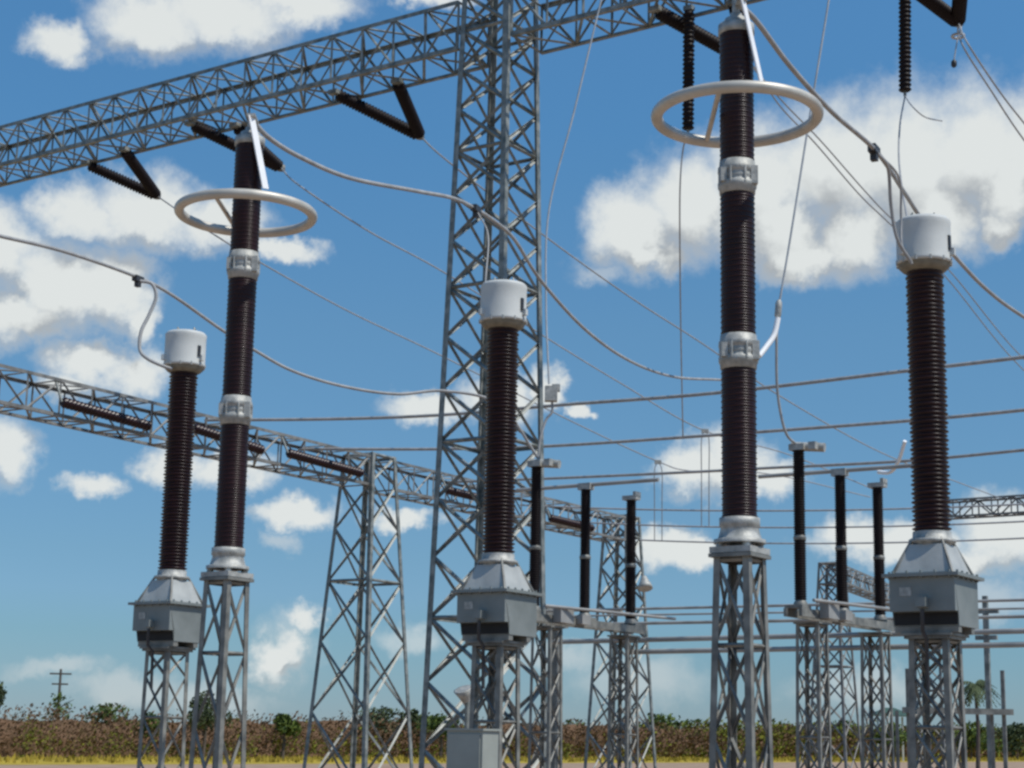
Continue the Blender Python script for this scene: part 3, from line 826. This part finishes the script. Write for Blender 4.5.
t = thing('drop_lead', at(622, -80, 30), 'pale drop lead crossing the tall tower down to the middle disconnector', 'drop lead', 'thin drop leads')
MB().tube(spline([at(622, -80, 30), at(600, 5, 30), at(574, 112, 30), at(549, 210, 30), at(546, 300, 29.9), at(549, 384, 29.8)], 8), .017, 8).build('pale_wire', M['wire_pale'], t)
b = MB(); b.box(at(551, 394, 29.8), (.22, .2, .26)); b.box(at(556, 388, 29.8), (.14, .12, .12)); b.build('clamp', M['alu'], t)
MB().tube(spline([at(552, 400, 29.8), at(552, 412, 29.8), at(546, 420, 29.8), at(540, 440, 29.75), at(538, 462, 29.75)], 7), .022, 8).build('lower_wire', M['wire'], t)
for (x, y0, y1, Yd, lab) in ((658, 461, 541, 57, 'pair of thin vertical wires below the leftmost line conductor, over the bus wires'),
                             (705, 430, 526, 54, 'pair of thin vertical wires left of the right surge arrester, over the bus wires')):
    t = thing('drop_lead', at(x, y0, Yd), lab, 'drop lead', 'thin drop leads')
    for dx in (-3.5, 4.0): MB().tube(spline([at(x, y0, Yd), at(x + dx, y0 + 10, Yd), at(x + dx, (y0 + y1) / 2, Yd + .4), at(x + dx, y1, Yd + 1)], 6), .016, 6).build('wire', M['wire_thin'], t)
    MB().box(at(x, y0 + 1, Yd), (.22, .12, .12)).build('clamp', M['alu'], t)
cable('contact_strap', [at(878, 472, 30.1), at(890, 472, 29.9), at(898, 462, 29.6), at(905, 441, 29.3)], .034, M['bright'], 'bright white contact strap beside the rear post of the right disconnector', 'contact strap')

# ------------------------------------------------------------------ small yard equipment
def cabinet():
    c = at(472, 768, 20.4); c.z = 0
    e1, e2 = U, V; w, d, h0, h1 = .50, .32, .35, 1.69
    t = thing('control_cabinet', c, 'pale grey control cabinet beside the middle pedestal, cut by the bottom edge', 'cabinet')
    MB().box(c + Z * ((h0 + h1) / 2), (w, d, h1 - h0), (e1, e2, Z)).build('body', M['cabinet'], t)
    MB().box(c + Z * (h1 + .012), (w + .05, d + .05, .024), (e1, e2, Z)).build('roof', M['cabinet'], t)
    dr = MB().box(c - e2 * (d / 2 + .008) + Z * ((h0 + h1) / 2), (w - .06, .014, h1 - h0 - .08), (e1, e2, Z)).build('door', M['cabinet'], t)
    MB().box(c - e2 * (d / 2 + .03) - e1 * .17 + Z * 1.0, (.03, .03, .12), (e1, e2, Z)).build('handle', M['tankdark'], dr)
    b = MB()
    for s1 in (-1, 1):
        for s2 in (-1, 1): b.box(c + e1 * (s1 * .21) + e2 * (s2 * .12) + Z * (h0 / 2), (.05, .05, h0), (e1, e2, Z))
    b.build('plinth', M['galv'], t)


cabinet()
# horn shaped floodlight on a short post beside the middle pedestal
p = at(466, 697, 23.5)
t = thing('floodlight', (p.x + .02, p.y, 0), 'small grey bell shaped floodlight on a post, left of the middle pedestal', 'floodlight', 'floodlights')
MB().tube([Vector((p.x + .02, p.y, 0)), p + Vector((.02, 0, -.02))], .035, 10).build('post', M['galv_dark'], t)
h = MB().lathe(p + Vector((.03, .05, -.12)), p + Vector((-.05, -.05, .12)), [(0, .04), (.08, .06), (.16, .09), (.25, .13), (.255, .11)], 20).build('lamp_head', M['alu'], t)

p = at(644, 585, 59); t = thing('floodlight', p, 'small floodlight fixed to the side of the far gantry tower', 'floodlight', 'floodlights')
MB().tube([Vector((TB3.x + .4, TB3.y - .3, p.z + .1)), p + Z * .1], .04, 8).build('bracket', M['galv_dark'], t)
MB().lathe(p + Vector((0, .05, .28)), p + Vector((.05, -.15, -.2)), [(0, .10), (.12, .14), (.35, .24), (.45, .25), (.46, .2)], 14).build('lamp_head', M['alu'], t)
# mast with cross arms at far right, and the low frame beside it
mp = at(985, 596, 40); mb_ = Vector((mp.x, mp.y, 0))
t = thing('steel_mast', mb_, 'plain steel mast standing alone near the right edge, taller than the frame beside it', 'mast')
b = MB(); b.box(mb_ + Z * mp.z / 2, (.11, .11, mp.z), (U, V, Z)); b.build('pole', M['galv_dark'], t)
b = MB(); b.box(mb_ + Z * (mp.z - .35) + U * 0, (.6, .1, .1), (U, V, Z)); b.box(mb_ + Z * (mp.z - .95), (.5, .1, .1), (U, V, Z)); b.build('bracket', M['galv_dark'], t)
MB().box(mb_ + Z * .1, (.4, .4, .2), (U, V, Z)).build('foot', M['galv_dark'], t)
fa, fb = at(908, 668, 36), at(1003, 671, 36)
fa.z = fb.z = (fa.z + fb.z) / 2
t = thing('support_frame', ((fa.x + fb.x) / 2, fa.y, 0), 'low steel support frame of two posts and a crossbar by the right edge', 'support frame')
for p in (fa, fb):
    MB().angle(Vector((p.x, p.y, 0)), p, .075, Vector((.3, -1, 0))).build('post', M['galv'], t)
    MB().angle(Vector((p.x - .22, p.y + .1, 0)), Vector((p.x - .22, p.y + .1, fa.z - .85)), .06, Vector((.3, -1, 0))).build('post', M['galv'], t)
zc = at(950, 711, 36).z
MB().box(((fa.x + fb.x) / 2, fa.y - .08, zc), ((fb.x - fa.x) + .3, .10, .12)).build('crossbar', M['galv'], t)

# supports for the thin busbars
for (px, py, Yd, lab) in ((556, 627, 38.2, 'slim steel post holding the thin tubular busbars behind the middle disconnector'),):
    p = at(px, py, Yd); bs = Vector((p.x, p.y, 0)); t = thing('busbar_support', bs, lab, 'busbar support')
    MB().box(bs + Z * p.z / 2, (.14, .14, p.z), (U, V, Z)).build('post', M['galv'], t)
    MB().box(bs + Z * (p.z + .2), (.08, .9, .4), (U, V, Z)).build('head', M['galv'], t)

# ------------------------------------------------------------------ scrub belt and trees
def leaf_quads(b, c, n, rad, size, rnd, flatten=1.0):
    for _ in range(n):
        while True:
            d = Vector((rnd.uniform(-1, 1), rnd.uniform(-1, 1), rnd.uniform(-1, 1)))
            if d.length < 1: break
        p = c + Vector((d.x * rad[0], d.y * rad[1], d.z * rad[2]))
        a = Vector((rnd.gauss(0, 1), rnd.gauss(0, 1), rnd.gauss(0, 1))).normalized(); e = a.orthogonal().normalized(); g = a.cross(e)
        s_ = size * rnd.uniform(.5, 1.3)
        b.add([p - e * s_, p + g * s_ * .5, p + e * s_, p - g * s_ * .5], [(0, 1, 2, 3)])


def scrub(name, mat_, t0, t1, seed, hfun, dens, off, size, label=None):
    rnd = random.Random(seed); b = MB(); t = t0
    while t < t1:
        dist = along(t, 0).length; step = dens * dist / 95
        for row in range(4):
            o = off + row * 2.2 + rnd.uniform(-1, 1); h = hfun(t) * rnd.uniform(.72, 1.08)
            c = along(t + rnd.uniform(-1, 1) * step, o)
            # stems
            r_ = h * rnd.uniform(.32, .5)
            leaf_quads(b, c + Z * (h * .45), 44, (r_, r_, h * .55), size * dist / 95, rnd)
        t += step
    o = b.build(name, mat_); o['kind'] = 'stuff'; return o


hf = lambda t: 2.95 + max(0, t) / 270 * 2.3 + .25 * math.sin(t * .21) * math.sin(t * .057 + 1)
core = MB(); rnd = random.Random(3); n = 240; vs = []; fs = []
for i in range(n + 1):
    t = -60 + i * 2.6; h = hf(t) * .78
    for (o, k) in ((4.5, 0), (4.8, .5), (5.6, .85), (7, 1.0), (14, .95), (16, 0)):
        p = along(t + rnd.uniform(-.8, .8), o + rnd.uniform(-.5, .5)); vs.append(p + Z * (h * k * rnd.uniform(.82, 1.12)))
for i in range(n):
    for j in range(5): fs.append((i * 6 + j, (i + 1) * 6 + j, (i + 1) * 6 + j + 1, i * 6 + j + 1))
core.add(vs, fs); o = core.build('scrub_thicket', M['scrub']); o['kind'] = 'stuff'
scrub('dry_scrub', M['scrub'], -50, 420, 11, hf, .40, 0.2, .105)
scrub('green_scrub', M['scrubgreen'], -50, 130, 12, lambda t: hf(t) * (.35 + .62 * abs(math.sin(t * .37) * math.sin(t * .11 + 1))), 1.3, 0, .10)
scrub('green_scrub', M['scrubgreen'], 110, 420, 13, lambda t: hf(t) * 1.1, .40, 1.0, .12)


b = MB(); rnd = random.Random(31); n = 0
while n < 9000:                              # tufts of dry grass at the edge of the yard
    t_ = rnd.uniform(-40, 300); o_ = -rnd.uniform(0, 10 + max(0, t_) / 300 * 14); p = along(t_, o_)
    for _ in range(3):
        a_ = rnd.uniform(0, 6.28); w_ = Vector((math.cos(a_), math.sin(a_), 0)) * rnd.uniform(.04, .12); h_ = rnd.uniform(.12, .42)
        q_ = p + Vector((rnd.uniform(-.2, .2), rnd.uniform(-.2, .2), 0))
        b.add([q_ - w_, q_ + w_, q_ + w_ * rnd.uniform(-.5, .8) + Z * h_], [(0, 1, 2)])
    n += 3
o = b.build('grass_tufts', M['grass']); o['kind'] = 'stuff'


def tree(px, py_top, Yd, w, hc, label, material, seed, group='trees beyond the yard', lobes=9, trunk=.14, n=120, name='tree'):
    """px/py_top: where the top shows; w: crown half width, hc: crown height (m)"""
    rnd = random.Random(seed); top = at(px, py_top, Yd); base = Vector((top.x, top.y, 0)); H = top.z
    t = thing(name, base, label, 'tree', group)
    b = MB(); k = max(.4, H - hc * .75)
    b.tube([base, base + Vector((.1, 0, k * .6)), base + Vector((.0, .1, H * .85))], [trunk, trunk * .75, trunk * .25], 8)
    for i in range(6):
        a = rnd.uniform(0, 6.28); z0 = rnd.uniform(k * .6, H * .75)
        p = base + Z * z0; e = p + Vector((math.cos(a) * w * .7, math.sin(a) * w * .7, hc * .25))
        b.tube([p, p.lerp(e, .5) + Z * .1, e], [trunk * .4, trunk * .25, trunk * .1], 6)
    b.build('trunk', M['bark'], t)
    b = MB()
    for i in range(lobes):
        a = rnd.uniform(0, 6.28); rr = rnd.uniform(.1, .75) * w
        c = base + Vector((math.cos(a) * rr, math.sin(a) * rr, H - hc + hc * rnd.uniform(.22, .78)))
        s_ = rnd.uniform(.30, .48)
        leaf_quads(b, c, n, (w * s_, w * s_, hc * s_ * .62), .13 * Yd / 95, rnd)
    leaf_quads(b, base + Z * (H - hc * .14), n // 2, (w * .3, w * .3, hc * .14), .13 * Yd / 95, rnd)
    b.build('crown', material, t); return t


tree(-6, 679, 118, 1.2, 3.2, 'dark slender tree at the left edge, cut by the frame', M['leafdark'], 1)
tree(106, 703, 118, 2.3, 2.6, 'low round green tree above the brown scrub near the left edge', M['leaf'], 2)
tree(206, 690, 112, 1.9, 2.8, 'dark tree behind the legs of the left surge arrester', M['leafdark'], 4)
tree(150, 712, 112, 1.4, 1.8, 'small yellowish green bush tree behind the leftmost transformer pedestal', M['leaf'], 5, name='bush')
tree(284, 714, 120, 1.0, 1.6, 'tiny green bush left of the lower gantry tower', M['leaf'], 6, name='bush')
tree(384, 706, 140, 2.4, 3.2, 'dark green tree behind the right leg of the lower gantry tower', M['leafdark'], 8)
tree(412, 709, 142, 1.8, 2.6, 'dark green tree just left of the tall tower foot', M['leafdark'], 9)
tree(441, 714, 135, 2.0, 2.4, 'bright green tree inside the foot of the tall tower', M['leaf'], 10)
tree(575, 719, 190, 4.0, 4.0, 'green tree left of the rear middle pedestal', M['leaf'], 13)
tree(655, 714, 210, 4.2, 4.5, 'green tree standing just right of the far gantry tower', M['leaf'], 14)
tree(688, 721, 225, 5.0, 4.2, 'broad green tree between far gantry tower and right arrester', M['leaf'], 15)
tree(782, 724, 240, 3.6, 4.0, 'dark green tree between right arrester and right disconnector', M['leafdark'], 16)
tree(842, 720, 250, 4.0, 4.6, 'green tree behind the distant tower at the right disconnector', M['leaf'], 17)
tree(893, 722, 200, 2.6, 3.0, 'bright green bush under the green roofed shelter', M['leaf'], 18, name='bush')
hp = at(890, 716, 205); hb = Vector((hp.x, hp.y, 0)); ez = hp.z
t = thing('shelter', hb, 'small distant shelter with a dark green hipped roof', 'shelter')
b = MB(); w_, d_ = 2.5, 2.2
b.add([hb + Vector(q_) for q_ in ((-w_, -d_, ez), (w_, -d_, ez), (w_, d_, ez), (-w_, d_, ez), (-.5, 0, ez + .95), (.5, 0, ez + .95))], [(0, 1, 5, 4), (1, 2, 5), (2, 3, 4, 5), (3, 0, 4), (3, 2, 1, 0)])
b.build('roof', M['roof'], t)
for sx in (-1, 1):
    for sy in (-1, 1): MB().box(hb + Vector((sx * 1.8, sy * 1.7, ez / 2 - .03)), (.2, .2, ez - .06)).build('post', M['cap'], t)
tree(970, 722, 260, 5.0, 5.0, 'green tree behind the low support frame', M['leaf'], 19)
tree(1016, 722, 270, 4.6, 5.0, 'dark green tree at the right edge', M['leafdark'], 20)
# palm behind the plain mast
pt = at(975, 684, 125); bs = Vector((pt.x, pt.y, 0)); rnd = random.Random(77)
t = thing('palm_tree', bs, 'palm tree with drooping dark fronds behind the plain steel mast', 'palm tree', 'trees beyond the yard')
MB().tube([bs, bs + Vector((.12, 0, pt.z * .5)), pt - Z * .1], [.17, .13, .12], 8).build('trunk', M['bark'], t)
b = MB()
for i in range(22):
    a = i * 2.4; el_ = rnd.uniform(-.3, 1.0); L_ = rnd.uniform(1.3, 1.9); h = Vector((math.cos(a), math.sin(a), 0)); s_ = h.cross(Z)
    last = pt
    for k in range(1, 10):
        f = k / 9; c = pt + h * (L_ * f * math.cos(el_ * (1 - f))) + Z * (L_ * (math.sin(el_) * f - .85 * f * f))
        w_ = .34 * math.sin(math.pi * min(1, f * .9 + .1)) + .03
        for sd in (-1, 1):
            b.add([last, c, c + s_ * (sd * w_) - Z * (w_ * .8) + h * .1], [(0, 1, 2)])
            b.add([last.lerp(c, .5), c, c + s_ * (sd * w_ * .8) - Z * (w_ * 1.1) + h * .05], [(0, 1, 2)])
        last = c
b.build('crown', M['leafdark'], t)
# far power pole with a bush growing round it
pt = at(61, 669, 130); bs = Vector((pt.x, pt.y, 0))
t = thing('utility_pole', bs, 'thin wooden utility pole rising above the scrub near the left edge', 'utility pole')
MB().tube([bs, pt], [.13, .09], 8).build('pole', M['wood'], t)
MB().box(pt - Z * .35, (1.6, .1, .12)).build('crossarm', M['wood'], t)
MB().box(pt - Z * 1.1, (1.2, .1, .12)).build('crossarm', M['wood'], t)
tree(58, 690, 128, 1.7, 3.2, 'sparse straggly tree growing round the utility pole', M['leaf'], 3, lobes=7, n=28)

for o in bpy.data.objects:
    if '_o' in o: del o['_o']
